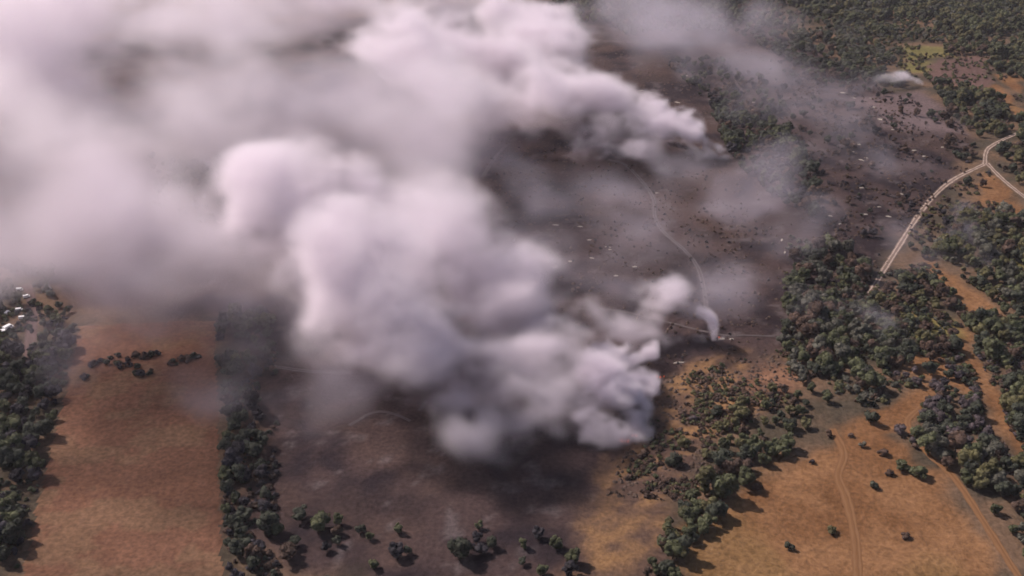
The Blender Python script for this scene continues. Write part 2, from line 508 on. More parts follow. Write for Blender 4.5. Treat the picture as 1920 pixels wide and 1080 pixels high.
# (zone key, polygon in photograph spots, spacing m, crown radius range m, tints with weights, keep, shrub?)
ZONES = [
 ('far_wood', [(1470,-6),(1925,-6),(1925,120),(1880,112),(1850,98),(1790,86),(1775,80),(1680,80),(1640,110),(1560,70)], 7.2, (3.4,5.6), 'green green olive dark grey', 0.98),
 ('far_wood', [(1640,80),(1690,90),(1690,165),(1640,160),(1580,130),(1560,80)], 8.0, (3.0,4.6), 'dark green grey', 0.9),
 ('far_wood', [(1850,100),(1930,112),(1930,152),(1890,148),(1855,128)], 7.5, (3.2,5.0), 'green olive dark', 0.9),
 ('far_wood', [(1765,88),(1850,96),(1848,110),(1770,104)], 7.5, (3.0,4.6), 'green olive scorched', 0.8),
 ('far_wood', [(1690,104),(1760,106),(1752,120),(1700,122)], 8.5, (2.2,3.4), 'olive scorched green', 0.7),
 ('band_wood', [(1730,140),(1760,160),(1830,164),(1870,190),(1925,230),(1925,265),(1860,262),(1790,240),(1765,190)], 7.0, (3.4,5.4), 'green olive dark', 0.98),
 ('fork_wood', [(1856,262),(1930,236),(1930,372),(1880,325),(1860,300)], 7.6, (2.6,4.6), 'green olive scorched dark', 0.85),
 ('fork_wood', [(1740,215),(1800,240),(1845,262),(1840,300),(1790,310),(1760,270)], 9.5, (2.4,4.2), 'dark scorched green', 0.7),
 ('east_wood', [(1790,420),(1850,395),(1930,410),(1930,610),(1880,605),(1860,570),(1800,520),(1750,470)], 7.4, (3.0,5.0), 'green dark olive grey', 0.92),
 ('east_wood', [(1800,596),(1930,590),(1930,850),(1895,810),(1880,745),(1850,680),(1822,620)], 6.8, (3.4,5.2), 'green dark green olive', 0.98),
 ('glade_wood', [(1640,540),(1720,510),(1790,550),(1810,600),(1800,650),(1760,690),(1690,660),(1640,600)], 7.2, (2.8,4.8), 'green dark olive scorched', 0.92),
 ('middle_wood', [(1480,560),(1600,555),(1690,620),(1720,660),(1680,710),(1660,725),(1655,780),(1600,790),(1540,800),(1500,730),(1460,655)], 6.8, (3.4,5.4), 'green dark green grey', 0.98),
 ('smoky_wood', [(1495,450),(1560,460),(1620,490),(1650,540),(1640,590),(1480,575),(1475,510)], 7.4, (3.0,5.0), 'dark green grey', 0.92),
 ('shrubby_edge', [(1650,690),(1700,690),(1770,690),(1830,740),(1760,790),(1700,760),(1660,760)], 7.6, (2.2,3.8), 'green scorched purple dark', 0.8),
 ('purple_wood', [(1710,765),(1760,720),(1800,690),(1850,740),(1885,800),(1880,850),(1800,850),(1740,810)], 6.6, (2.8,4.6), 'purple purple black dark', 0.95),
 ('corner_wood', [(1700,800),(1800,845),(1890,855),(1930,885),(1930,1090),(1890,1000),(1800,905),(1730,855)], 6.6, (3.2,5.0), 'green dark olive grey', 0.97),
 ('hedge', [(1230,1010),(1300,935),(1350,870),(1360,800),(1390,755),(1440,735),(1500,740),(1524,795),(1490,838),(1400,905),(1330,990),(1250,1090)], 6.2, (3.0,4.8), 'green dark olive green', 0.98),
 ('hedge', [(1150,1090),(1240,1000),(1330,990),(1260,1100)], 7.0, (3.0,4.6), 'green dark olive', 0.9),
 ('burn_edge_wood', [(1325,185),(1400,212),(1475,250),(1535,310),(1525,415),(1460,385),(1400,330),(1365,285)], 6.6, (3.6,5.2), 'dark green black dark', 0.93),
 ('smoke_wood', [(1110,-6),(1480,-6),(1560,80),(1640,150),(1560,180),(1480,120),(1400,70),(1330,60),(1260,60),(1180,70),(1130,40)], 8.2, (3,4.8), 'dark green grey', 0.85),
 ('smoke_wood', [(1250,130),(1330,110),(1430,150),(1480,210),(1420,230),(1340,200)], 8.5, (2.8,4.2), 'dark green black', 0.85),
 ('smoke_wood', [(1020,-6),(1110,-6),(1120,40),(1060,62),(1030,30)], 9, (3.2,4.8), 'green olive', 0.9),
 ('burnt_scatter', [(1440,110),(1560,120),(1640,160),(1740,200),(1780,250),(1700,290),(1600,280),(1520,260),(1440,200)], 13, (1.8,3.6), 'black scorched dark', 0.6),
 ('burnt_scatter', [(1530,280),(1700,290),(1790,300),(1740,370),(1690,430),(1640,490),(1540,430)], 13, (1.4,3.0), 'black scorched dark', 0.55),
 ('burnt_scatter', [(1740,370),(1840,330),(1850,400),(1790,450),(1700,520),(1690,480)], 10, (1.8,3.6), 'black dark scorched', 0.7),
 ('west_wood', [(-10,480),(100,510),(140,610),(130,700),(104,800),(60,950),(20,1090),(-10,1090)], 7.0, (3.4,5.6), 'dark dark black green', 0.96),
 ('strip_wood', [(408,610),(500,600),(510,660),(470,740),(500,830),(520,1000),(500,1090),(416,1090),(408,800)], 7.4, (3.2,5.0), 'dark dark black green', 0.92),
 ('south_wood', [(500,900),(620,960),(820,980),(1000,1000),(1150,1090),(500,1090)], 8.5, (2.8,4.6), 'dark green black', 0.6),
 ('beyond', [(1925,-90),(2600,-90),(2600,260),(1925,260)], 8.5, (3.2,5.4), 'green dark olive grey', 0.9),
 ('beyond', [(1925,400),(2500,400),(2500,1000),(1925,1000)], 8.5, (3.2,5.4), 'green dark olive', 0.85),
 ('beyond', [(700,-110),(1925,-110),(1925,-6),(700,-6)], 9.5, (3.2,5.4), 'green dark grey', 0.85),
 ('beyond', [(-500,480),(-10,480),(-10,1090),(-300,1090)], 8, (3.4,5.6), 'dark black green', 0.9),
 ('beyond', [(1100,1085),(1300,1085),(1200,1300),(1000,1300)], 8, (3.2,5.0), 'green dark olive', 0.85),
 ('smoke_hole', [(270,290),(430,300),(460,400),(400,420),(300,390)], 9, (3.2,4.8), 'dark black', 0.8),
]
LANE = catmull([at(u, v)[:2] for u, v in [(52,690),(56,640),(60,600),(58,560),(50,530)]], 3)
VANS = [(16, 618, 62), (5, 627, 20), (36, 583, 15), (14, 589, 80), (42, 598, 10), (37, 545, 5), (50, 558, 30)]
VAN_XY = np.array([at(u, v)[:2] for u, v, _ in VANS])
TRACK_PTS = np.vstack([catmull([at(u, v)[:2] for u, v in q], 3) for q in (
    [(1632,548),(1655,508),(1690,455),(1722,405),(1752,365),(1790,333),(1848,308)], [(1846,310),(1848,290),(1860,278),(1908,254)], [(1850,308),(1880,335),(1925,368)])])
trees = []   # x, y, radius, tint, zone
for zi, (key, poly, sp, (r0, r1), tints, keep) in enumerate(ZONES):
    rz = np.random.default_rng(1000 + zi)
    tn = tints.split()
    for x, y in scatter(poly, sp * 0.84, 0.46, rz, keep * 0.95):
        if np.hypot(TRACK_PTS[:, 0] - x, TRACK_PTS[:, 1] - y).min() < 5.0: continue
        if any(in_poly(k, np.array([x]), np.array([y]))[0] for k in KEEP_OUT) and key not in ('hedge',): continue
        if signed_dist(FIELD, np.array([x]), np.array([y]))[0] > -2.0: continue
        if key == 'west_wood' and (np.hypot(LANE[:, 0] - x, LANE[:, 1] - y).min() < 4.5 or np.hypot(VAN_XY[:, 0] - x, VAN_XY[:, 1] - y + 2).min() < 7): continue
        big = fbm2(np.array([x / 20 + 7]), np.array([y / 20]), 3)[0]      # groves of larger trees among smaller ones
        rad = (r0 + (r1 - r0) * rz.random() ** 1.3) * 0.8 * (0.72 + 0.62 * float(sstep(0.35, 0.65, big))) * rz.uniform(0.85, 1.12)
        if big < 0.4 and rz.random() < 0.3: continue
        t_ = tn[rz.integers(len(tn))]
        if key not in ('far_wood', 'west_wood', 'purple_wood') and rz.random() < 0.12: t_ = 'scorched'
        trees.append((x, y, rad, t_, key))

def px_size(t):
    u, v = to_px(t[0], t[1], 0)
    return t[2] / math.hypot(t[1], CAM_H) * FPX
def in_frame(t):
    u, v = to_px(t[0], t[1], 3)
    return -15 < u < 1935 and -10 < v < 1095

AREA = {'far_wood': 'in the far wood at the upper right', 'band_wood': 'in the wooded band above the track fork', 'fork_wood': 'beside the dirt track fork',
 'east_wood': 'in the wood right of the sandy strip', 'glade_wood': 'in the wood below the dirt track', 'middle_wood': 'in the grove at the edge of the burn',
 'smoky_wood': 'in the smoky grove left of the track', 'shrubby_edge': 'on the sandy ground above the clearing', 'purple_wood': 'in the purple thicket right of the clearing',
 'corner_wood': 'in the lower right corner wood', 'hedge': 'in the tree belt along the sandy clearing', 'burn_edge_wood': 'in the line between two burnt slopes',
 'smoke_wood': 'in the smoke-covered wood at the top', 'burnt_scatter': 'standing alone on the burnt heath', 'west_wood': 'in the dark wood left of the brown field',
 'strip_wood': 'in the dark strip right of the brown field', 'south_wood': 'at the near edge of blackened ground', 'smoke_hole': 'seen through the gap in the smoke'}
TWORD = {'green': 'green', 'dark': 'dark green', 'olive': 'olive', 'grey': 'grey-green', 'scorched': 'scorched brown', 'black': 'blackened', 'purple': 'bare purple-brown'}

def put(name, meshes, x, y, z, rad, rot, tint, label, cat, group, zc, sq=1.0):
    e = bpy.data.objects.new(name, None); e.empty_display_size = 0.5
    e.location = (x, y, z); e.rotation_euler = (0, 0, rot); e.scale = (rad, rad, rad * sq)
    col.objects.link(e)
    tag(e, label, cat, group)
    for nm, me, dz in meshes:
        c = bpy.data.objects.new(nm, tinted(me, tint)); col.objects.link(c); c.parent = e; c.location = (0, 0, dz)
    return e

vis = [t for t in trees if in_frame(t)]
vis.sort(key=px_size, reverse=True)
single, rest = [t for t in vis if t[4] != 'beyond'][:300], []
chosen = set(id(t) for t in single)
rest = [t for t in trees if id(t) not in chosen]
ORD = ['', 'second ', 'third ', 'fourth ', 'fifth ', 'sixth ', 'seventh ', 'eighth ', 'ninth ', 'tenth ', 'eleventh ', 'twelfth ', 'thirteenth ', 'fourteenth ',
       'fifteenth ', 'sixteenth ', 'seventeenth ', 'eighteenth ', 'nineteenth ', 'twentieth ']
def size_word(r): return 'large' if r > 4.3 else ('small' if r < 3.6 else 'middling')
def rank_labels(items, kind_of, noun_of):
    """alike things in one place are told apart by their order from the left of the view"""
    groups = {}
    for i, t in enumerate(items): groups.setdefault(kind_of(t), []).append(i)
    out = {}
    for k, ids in groups.items():
        ids.sort(key=lambda i: to_px(items[i][0], items[i][1], 0)[0])
        n = len(ids)
        for q, i in enumerate(ids):
            if n == 1: w = 'only '
            elif q < (n + 1) // 2: w = (ORD[q] if q < 20 else '') + ('leftmost ' if q == 0 else 'from left, ')
            else: w = (ORD[n - 1 - q] if n - 1 - q < 20 else '') + ('rightmost ' if q == n - 1 else 'from right, ')
            out[i] = w + noun_of(items[i])
    return out
TREE_LABEL = rank_labels(single, lambda t: (size_word(t[2]), t[3], t[4]), lambda t: f'{size_word(t[2])} {TWORD[t[3]]} tree {AREA[t[4]]}')
for i, (x, y, r, tn, key) in enumerate(single):
    k = random.randrange(len(CROWNS))
    size = size_word(r)
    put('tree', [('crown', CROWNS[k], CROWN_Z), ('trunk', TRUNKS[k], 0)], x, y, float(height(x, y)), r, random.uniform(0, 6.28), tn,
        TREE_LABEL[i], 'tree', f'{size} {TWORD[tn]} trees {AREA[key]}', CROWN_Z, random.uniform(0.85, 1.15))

def instancer(name, pts, sources, label, cat):
    """countless far trees: one object, real crowns set on points"""
    me = bpy.data.meshes.new(name)
    me.vertices.add(len(pts))
    P = np.array([(p[0], p[1], float(height(p[0], p[1]))) for p in pts], np.float32)
    me.vertices.foreach_set('co', P.ravel())
    a = me.attributes.new('size', 'FLOAT', 'POINT'); a.data.foreach_set('value', np.array([p[2] for p in pts], np.float32))
    a = me.attributes.new('turn', 'FLOAT', 'POINT'); a.data.foreach_set('value', RNG.uniform(0, 6.28, len(pts)).astype(np.float32))
    a = me.attributes.new('pick', 'INT', 'POINT'); a.data.foreach_set('value', np.array([p[3] for p in pts], np.int32))
    o = bpy.data.objects.new(name, me); col.objects.link(o)
    ng = bpy.data.node_groups.new(name, 'GeometryNodeTree')
    ng.interface.new_socket('Geometry', in_out='INPUT', socket_type='NodeSocketGeometry')
    ng.interface.new_socket('Geometry', in_out='OUTPUT', socket_type='NodeSocketGeometry')
    n, l = ng.nodes, ng.links
    gi, go = n.new('NodeGroupInput'), n.new('NodeGroupOutput')
    mp = n.new('GeometryNodeMeshToPoints')
    l.new(gi.outputs[0], mp.inputs[0])
    jn = n.new('GeometryNodeJoinGeometry')
    for s in reversed(sources):
        oi = n.new('GeometryNodeObjectInfo'); oi.inputs[0].default_value = s; oi.inputs[1].default_value = True
        l.new(oi.outputs['Geometry'], jn.inputs[0])
    ip = n.new('GeometryNodeInstanceOnPoints'); ip.inputs['Pick Instance'].default_value = True
    l.new(mp.outputs[0], ip.inputs['Points']); l.new(jn.outputs[0], ip.inputs['Instance'])
    def na(nm, dt):
        q = n.new('GeometryNodeInputNamedAttribute'); q.data_type = dt; q.inputs[0].default_value = nm; return q.outputs[0]
    l.new(na('pick', 'INT'), ip.inputs['Instance Index'])
    cb = n.new('ShaderNodeCombineXYZ'); l.new(na('turn', 'FLOAT'), cb.inputs[2]); l.new(cb.outputs[0], ip.inputs['Rotation'])
    l.new(na('size', 'FLOAT'), ip.inputs['Scale'])
    l.new(ip.outputs[0], go.inputs[0])
    md = o.modifiers.new('scatter', 'NODES'); md.node_group = ng
    return tag(o, label, cat, kind='stuff')

tint_names = list(TINTS)
SRC = []
for ti, tn in enumerate(tint_names):
    for k in range(3):
        me = join_meshes('far_tree', [(CROWNS[(ti + 2 * k) % 7], CROWN_Z, 0), (TRUNKS[(ti + 2 * k) % 7], 0, 1)], [M_LEAVES[tn], M_BARK])
        o = bpy.data.objects.new('far_tree', me); SRC.append(o)
instancer('woodland', [(x, y, r, tint_names.index(tn) * 3 + random.randrange(3)) for x, y, r, tn, key in rest], SRC,
          'mass of far green and scorched trees beyond the nearer woods', 'woodland')

# ------------------------------------------------------------------ shrubs one can pick out
BUSHES = [  # u, v (foot), radius, tint, label
 (1283,838,3.6,'olive','round olive bush on the heath, uppermost of three by the tree belt'),
 (1326,858,3.3,'olive','round olive bush on the heath nearest the tree belt'),
 (1263,874,3.9,'dark','largest round bush on the heath nearest the smoke'),
 (1342,778,3.3,'dark','dark round bush at the upper end of the heath'),
 (1345,803,3.0,'olive','olive bush below the dark round one on the heath'),
 (1278,778,2.8,'scorched','brownish bush between the smoke edge and the heath'),
 (1206,856,2.8,'scorched','scorched low bush close to the burning edge'),
 (1300,790,2.2,'purple','bare grey bush on the orange heath'),
 (1330,832,1.8,'scorched','tiny brown bush amid the three round bushes'),
 (1690,880,4.0,'green','left one of two green trees on the sandy clearing'),
 (1722,894,4.4,'green','right one of two green trees on the sandy clearing'),
 (1639,914,2.4,'dark','dark shrub below the pair on the sandy clearing'),
 (1655,852,2.6,'scorched','dark brown shrub above the pair on the sandy clearing'),
 (1553,818,2.0,'scorched','small shrub at the top of the sandy clearing'),
 (1594,818,1.6,'scorched','tiny shrub at the top right of the sandy clearing'),
 (1616,838,1.8,'grey','pale grey shrub on the middle of the sandy clearing'),
 (1522,868,1.5,'black','tiny black shrub alone on the open sand'),
 (1668,892,2.0,'scorched','small brown shrub left of the pair on the clearing'),
 (1416,918,2.2,'scorched','small brown shrub where the belt meets the sand'),
 (1632,792,3.8,'dark','dark shrub clump where the grove meets the clearing'),
 (1684,812,3.4,'purple','purple shrub at the right of the clearing'),
 (1560,1000,2.4,'olive','olive shrub on the near part of the clearing'),
 (1700,1010,2.0,'scorched','brown shrub on the near right of the clearing'),
 (1480,1030,2.2,'dark','dark shrub at the near left of the clearing'),
]
SHRUB_Z = 0.5
def bush(u, v, r, tn, label, group=None):
    p = ground_at(u, v)
    k = random.randrange(4)
    return put('shrub', [('foliage', SHRUBS[k], SHRUB_Z), ('stem', STEMS[k % 2], 0)], p[0], p[1], p[2], r, random.uniform(0, 6.28), tn, label, 'shrub', group, SHRUB_Z, random.uniform(0.85, 1.15))
for b in BUSHES: bush(*b, group='shrubs on the heath and the clearing')
# low shrubs across the brown field
rb = np.random.default_rng(77)
FIELD_BUSH = []
for (u0, v0, u1, v1, n) in [(165,690,230,668,9), (215,690,262,686,6), (232,676,300,664,9), (250,705,290,698,5), (318,682,378,666,10), (160,708,166,704,2)]:
    for k in range(n):
        t = (k + rb.random()) / n
        FIELD_BUSH.append((u0 + (u1 - u0) * t, v0 + (v1 - v0) * t + rb.uniform(-5, 5), rb.uniform(1.2, 2.6), ('dark', 'scorched', 'black')[rb.integers(3)]))
FIELD_BUSH.sort()
for k, q in enumerate(FIELD_BUSH):
    m = len(FIELD_BUSH)
    w = (ORD[k] + ('leftmost' if k == 0 else 'from left')) if k < 20 else (ORD[m - 1 - k] + ('rightmost' if k == m - 1 else 'from right')) if m - 1 - k < 20 else 'middle one'
    bush(*q, f'{w} of the low dark shrubs in a ragged row across the brown field', 'shrubs across the brown field')

# undergrowth: countless low bushes under and between the trees
und = []
ru = np.random.default_rng(91)
for poly, n, tn, (a, b_), clump in [
    ([(1480,440),(1640,520),(1760,470),(1930,400),(1930,600),(1800,600),(1800,700),(1700,740),(1640,780),(1480,700),(1460,640)], 1300, 'green dark olive scorched grey', (0.8, 2.2), 0.42),
    ([(1800,596),(1930,590),(1930,900),(1880,860),(1720,860),(1690,800),(1790,680)], 650, 'green dark purple scorched', (0.8, 2.2), 0.42),
    ([(1140,930),(1230,760),(1300,700),(1480,660),(1510,730),(1360,850),(1290,940)], 750, 'olive scorched scorched green', (0.5, 1.5), 0.5),
    ([(1500,130),(1640,160),(1790,230),(1840,300),(1760,360),(1640,520),(1520,420),(1440,250)], 1100, 'scorched black scorched purple', (0.5, 1.5), 0.5),
    ([(1640,540),(1700,440),(1780,350),(1850,320),(1930,400),(1800,470)], 450, 'scorched olive black', (0.6, 1.8), 0.45),
    ([(1680,80),(1930,110),(1930,300),(1850,250),(1700,150)], 420, 'olive scorched green', (0.8, 2.0), 0.45),
    ([(900,250),(1150,280),(1350,330),(1460,440),(1460,640),(1250,700),(1100,620),(950,500)], 700, 'black scorched scorched', (0.4, 1.2), 0.5),
    ([(420,640),(520,620),(520,1080),(420,1080)], 250, 'dark black scorched', (0.8, 2.2), 0.4),
    ([(0,520),(130,600),(100,1080),(0,1080)], 350, 'dark black green', (0.8, 2.2), 0.4)]:
    P = poly_w(poly); tnl = tn.split(); x0, y0 = P.min(0); x1, y1 = P.max(0)
    X = ru.uniform(x0, x1, n * 6); Y = ru.uniform(y0, y1, n * 6)
    ok = in_poly(P, X, Y) & (fbm2(X / 16 + 2, Y / 16, 3) > clump) & (signed_dist(FIELD, X, Y) < -1.5)
    for sa in SAND: ok &= ~(signed_dist(sa, X, Y) > 1.5)
    for x, y in list(zip(X[ok], Y[ok]))[:n]:
        und.append((x, y, ru.uniform(a, b_), tint_names.index(tnl[ru.integers(len(tnl))]) * 2 + int(ru.integers(2))))
USRC = []
for ti, tn in enumerate(tint_names):
    for k in range(2):
        USRC.append(bpy.data.objects.new('low_bush', join_meshes('low_bush', [(SHRUBS[(ti + 2 * k) % 4], 0.4, 0)], [M_LEAVES[tn]])))
instancer('undergrowth', und, USRC, 'low bushy undergrowth and heather between the trees and on the heath', 'undergrowth')

# scorched scrub: countless low tufts
def tufts(name, polys, n, r0, r1, mat, label, cat, seed):
    rr = np.random.default_rng(seed)
    bv = np.array([(1, 0, 0), (.5, .87, 0), (-.5, .87, 0), (-1, 0, 0), (-.5, -.87, 0), (.5, -.87, 0), (.45, .2, .7), (-.3, .45, .75), (-.2, -.4, .8), (0, 0, 1.0)])
    bf = [(0, 1, 6), (1, 2, 7), (1, 7, 6), (2, 3, 7), (3, 4, 8), (3, 8, 7), (4, 5, 8), (5, 0, 6), (5, 6, 8), (6, 7, 9), (7, 8, 9), (8, 6, 9)]
    V, F = [], []
    for poly, share in polys:
        P = poly_w(poly); x0, y0 = P.min(0); x1, y1 = P.max(0)
        m = int(n * share); got = 0; tries = 0
        while got < m and tries < 40:
            tries += 1
            X = rr.uniform(x0, x1, m); Y = rr.uniform(y0, y1, m)
            ok = in_poly(P, X, Y) & (fbm2(X / 18, Y / 18, 3) + 0.35 * rr.random(m) > 0.6)
            for s in SAND: ok &= ~in_poly(s, X, Y)
            for x, y in zip(X[ok], Y[ok]):
                if got >= m: break
                got += 1
                r = rr.uniform(r0, r1) ; a = rr.uniform(0, 6.28); c, s_ = math.cos(a), math.sin(a)
                q = bv * (r * rr.uniform(.7, 1.3), r * rr.uniform(.7, 1.3), r * rr.uniform(.5, 1.1)) * (1 + 0.3 * (rr.random((10, 1)) - .5))
                z = float(height(x, y)) - 0.08; b = len(V)
                V += [(x + c * p[0] - s_ * p[1], y + s_ * p[0] + c * p[1], z + p[2]) for p in q]
                F += [(i + b, j + b, k + b) for i, j, k in bf]
    return tag(mesh_obj(name, V, F, mat), label, cat, kind='stuff')
tufts('burnt_scrub', [([(880,240),(1130,60),(1400,60),(1660,170),(1800,260),(1720,420),(1640,530),(1500,555),(1470,640),(1400,690),(1250,720),(1100,620),(950,500)], 0.55),
                      ([(1130,930),(1240,700),(1480,665),(1500,720),(1350,830),(1290,940)], 0.12)], 6000, 0.35, 1.1, M_SCRUB, 'low scorched heather and scrub tufts on the burnt ground', 'scrub', 3)

# ------------------------------------------------------------------ pale patches of ash and bare sand
def patch(u, v, lx, ly, rot, label, mat=None):
    lx *= 0.7; ly *= 0.75
    p = ground_at(u, v)
    r = random.Random(int(u * 7 + v))
    n = 14; V = [(p[0], p[1], p[2] + 0.35)]; F = []
    for ring, k, z in ((0.6, 1, 0.28), (1.0, 1, -0.03)):
        for i in range(n):
            a = i * 2 * math.pi / n; q = ring * r.uniform(0.65, 1.2)
            x, y = lx * q * math.cos(a), ly * q * math.sin(a)
            X = p[0] + x * math.cos(rot) - y * math.sin(rot); Y = p[1] + x * math.sin(rot) + y * math.cos(rot)
            V.append((X, Y, float(height(X, Y)) + z))
    for i in range(n):
        j = (i + 1) % n
        F.append((0, 1 + i, 1 + j)); F.append((1 + i, 1 + n + i, 1 + n + j, 1 + j))
    return tag(mesh_obj('ash_patch', V, F, mat or M_ASH, smooth=True), label, 'ash patch', 'pale ash patches on the burnt heath')
PATCHES = [(1580,174,3.6,1.6,0),(1602,184,2,1.2,0),(1632,184,2,1,0),(1639,201,3,1.2,-.6),(1652,224,3.6,1.6,-.7),(1689,182,2.4,1,0),(1674,243,2,1,0),
 (1596,284,3.6,1,-.6),(1611,271,1.8,1.2,0),(1615,300,3.2,.9,-.7),(1624,296,2.4,.8,-.7),(1634,308,2,.9,-.7),(1458,282,2,1,0),(1518,297,2,1,0),(1505,362,3.2,1.6,-.3),
 (1767,276,1.8,1,0),(1714,282,2.6,1,0),(1732,293,2,1.2,0),(1615,352,2.4,1.2,0),(1691,364,2.6,1,-.9),(1623,402,2.2,1.2,0),(1666,406,2.8,1,-.4),(1648,388,2,.8,0),(1575,420,2,.8,.4),
 (1466,450,2.8,.9,1.2),(1472,473,2.4,.8,1.2),(1557,405,2,.9,-.4),(1817,463,2.2,1.2,.5),(1287,142,2.2,1.3,0),(1341,193,2.8,1.2,-.6),(1413,192,2,1.2,0),(1176,170,2.4,1,0),(1202,170,4,1,.4),(1270,192,4,1.2,-.6),
 (1088,425,2.4,1,0),(1105,450,2.6,1,.2),(1140,463,2.4,1.2,-.3),(1144,468,1.6,.9,0),(1069,490,2,1.2,0),(1110,484,2,1,-.4),(1042,422,3,.7,0),(1190,500,1.8,1,0),(1155,517,2,1.1,.2),(1040,501,2.4,1,.3),
 (1273,680,4,.8,0.05),(1350,636,3.4,1.3,.3),(1604,598,3,1.4,.8),(1372,636,2,.8,0),(985,497,4,.7,.1),(1232,362,2,.8,0),(1520,870,1,.6,0)]
def patch_area(u, v):
    return ('among dark trees of the upper burn' if v < 235 and u > 1230 else 'on the burnt slope left of the dirt track' if u > 1440 and v < 520 else
            'beside the winding grey path' if u < 1250 and v > 330 and v < 560 else 'near the foot of the smoke column' if v > 560 else 'along the edge of the upper smoke')
areas = {}
for q in PATCHES[:-1]: areas.setdefault(patch_area(q[0], q[1]), []).append(q)
for where, qs in areas.items():
    qs.sort(); m = len(qs)
    for k, q in enumerate(qs):
        w = ORD[k] + ('leftmost' if k == 0 else 'from left,') if k < (m + 1) // 2 else ORD[m - 1 - k] + ('rightmost' if k == m - 1 else 'from right,')
        patch(*q, f'{w} pale ash patch {where}')['group'] = f'pale ash patches {where}'

# ------------------------------------------------------------------ parked vans in the western wood
def box(cx, cy_, cz, sx, sy, sz, taper=0.0):
    v = [(cx + i * sx / 2 * (1 - taper * (k > 0)), cy_ + j * sy / 2 * (1 - 0.5 * taper * (k > 0)), cz + k * sz / 2) for i in (-1, 1) for j in (-1, 1) for k in (-1, 1)]
    return v, [(0, 1, 3, 2), (4, 6, 7, 5), (0, 4, 5, 1), (2, 3, 7, 6), (0, 2, 6, 4), (1, 5, 7, 3)]
def wheel(x, y, s):
    V, F = [], []
    for j in (-1, 1):
        for k in range(10):
            a = k * math.pi / 5; V.append((x + 0.36 * math.cos(a), y + j * 0.12, 0.36 + 0.36 * math.sin(a)))
    for k in range(10): F.append((k, (k + 1) % 10, 10 + (k + 1) % 10, 10 + k))
    F.append(tuple(range(10))); F.append(tuple(range(10, 20))); return V, F
VAN_LABELS = ['white van beside the lane, larger of the lower pair', 'white van at the left picture edge, lower of the pair', 'white van beside the middle of the pinkish lane',
              'white van deepest among the dark trees left of the lane', 'white van just below the middle one by the lane', 'white van at the far end of the pinkish lane', 'white van near the far lane end, right of the topmost']
body_me = []
for i, (u, v, rot) in enumerate(VANS):
    p = ground_at(u, v)
    e = bpy.data.objects.new('parked_van', None); e.location = (p[0], p[1], p[2]); e.rotation_euler = (0, 0, R(rot)); col.objects.link(e)
    sc_ = 1.0 if i < 2 else 0.65
    e.scale = (sc_, sc_, sc_)
    tag(e, VAN_LABELS[i], 'van', 'white vans parked by the lane')
    bv, bf = box(-0.35, 0, 1.35, 4.0, 1.9, 1.9, 0.06); cv, cf = box(2.0, 0, 0.85, 1.1, 1.85, 0.9, 0.12)
    mesh_obj('body', bv + cv, bf + [tuple(k + 8 for k in f) for f in cf], M_WHITE, e)
    wv, wf = box(1.62, 0, 1.75, 0.12, 1.6, 0.62); mesh_obj('windscreen', wv, wf, M_GLASS, e)
    for s in (-1, 1):
        wv, wf = box(1.05, s * 0.93, 1.7, 0.7, 0.06, 0.5); mesh_obj('side_window', wv, wf, M_GLASS, e)
        for x in (-1.6, 1.6):
            wv, wf = wheel(x, s * 0.86, 1); mesh_obj('wheel', wv, wf, M_TYRE, e)

# ------------------------------------------------------------------ small flames at the burning edge
mf = bpy.data.materials.new('flame'); mf.use_nodes = True
fn = mf.node_tree.nodes; fb = fn['Principled BSDF']
fb.inputs['Base Color'].default_value = (0.25, 0.03, 0.01, 1)
fb.inputs['Emission Color'].default_value = (1.0, 0.16, 0.03, 1); fb.inputs['Emission Strength'].default_value = 0.3
def flame(u, v, s, label):
    p = ground_at(u, v); r = random.Random(int(u + v * 3)); V, F = [], []
    for k in range(6):
        ox, oy = r.uniform(-1.6, 1.6) * s, r.uniform(-.5, .5) * s; h = r.uniform(.6, 1.3) * s; w = r.uniform(.2, .35) * s
        b = len(V)
        for z, ww, dx in ((0, .7, 0), (.3, 1, .05), (.65, .55, .2), (1, .03, .1)):
            for a in range(5):
                V.append((ox + dx * s + w * ww * math.cos(a * 1.2566), oy + w * ww * math.sin(a * 1.2566), z * h))
        for q in range(3):
            for a in range(5):
                F.append((b + q * 5 + a, b + q * 5 + (a + 1) % 5, b + q * 5 + 5 + (a + 1) % 5, b + q * 5 + 5 + a))
    o = mesh_obj('flame', V, F, mf, smooth=True); o.location = p
    return tag(o, label, 'flame', 'small flames at the burning edge')
flame(1172, 828, 1.2, 'low red flame at the lower edge of the front smoke')
flame(1190, 818, 1.0, 'thin red flame right of the lowest one')
flame(1238, 708, 1.0, 'small red flame at the right edge of the front smoke')
flame(1345, 634, 0.9, 'tiny flame at the foot of the smoke column')

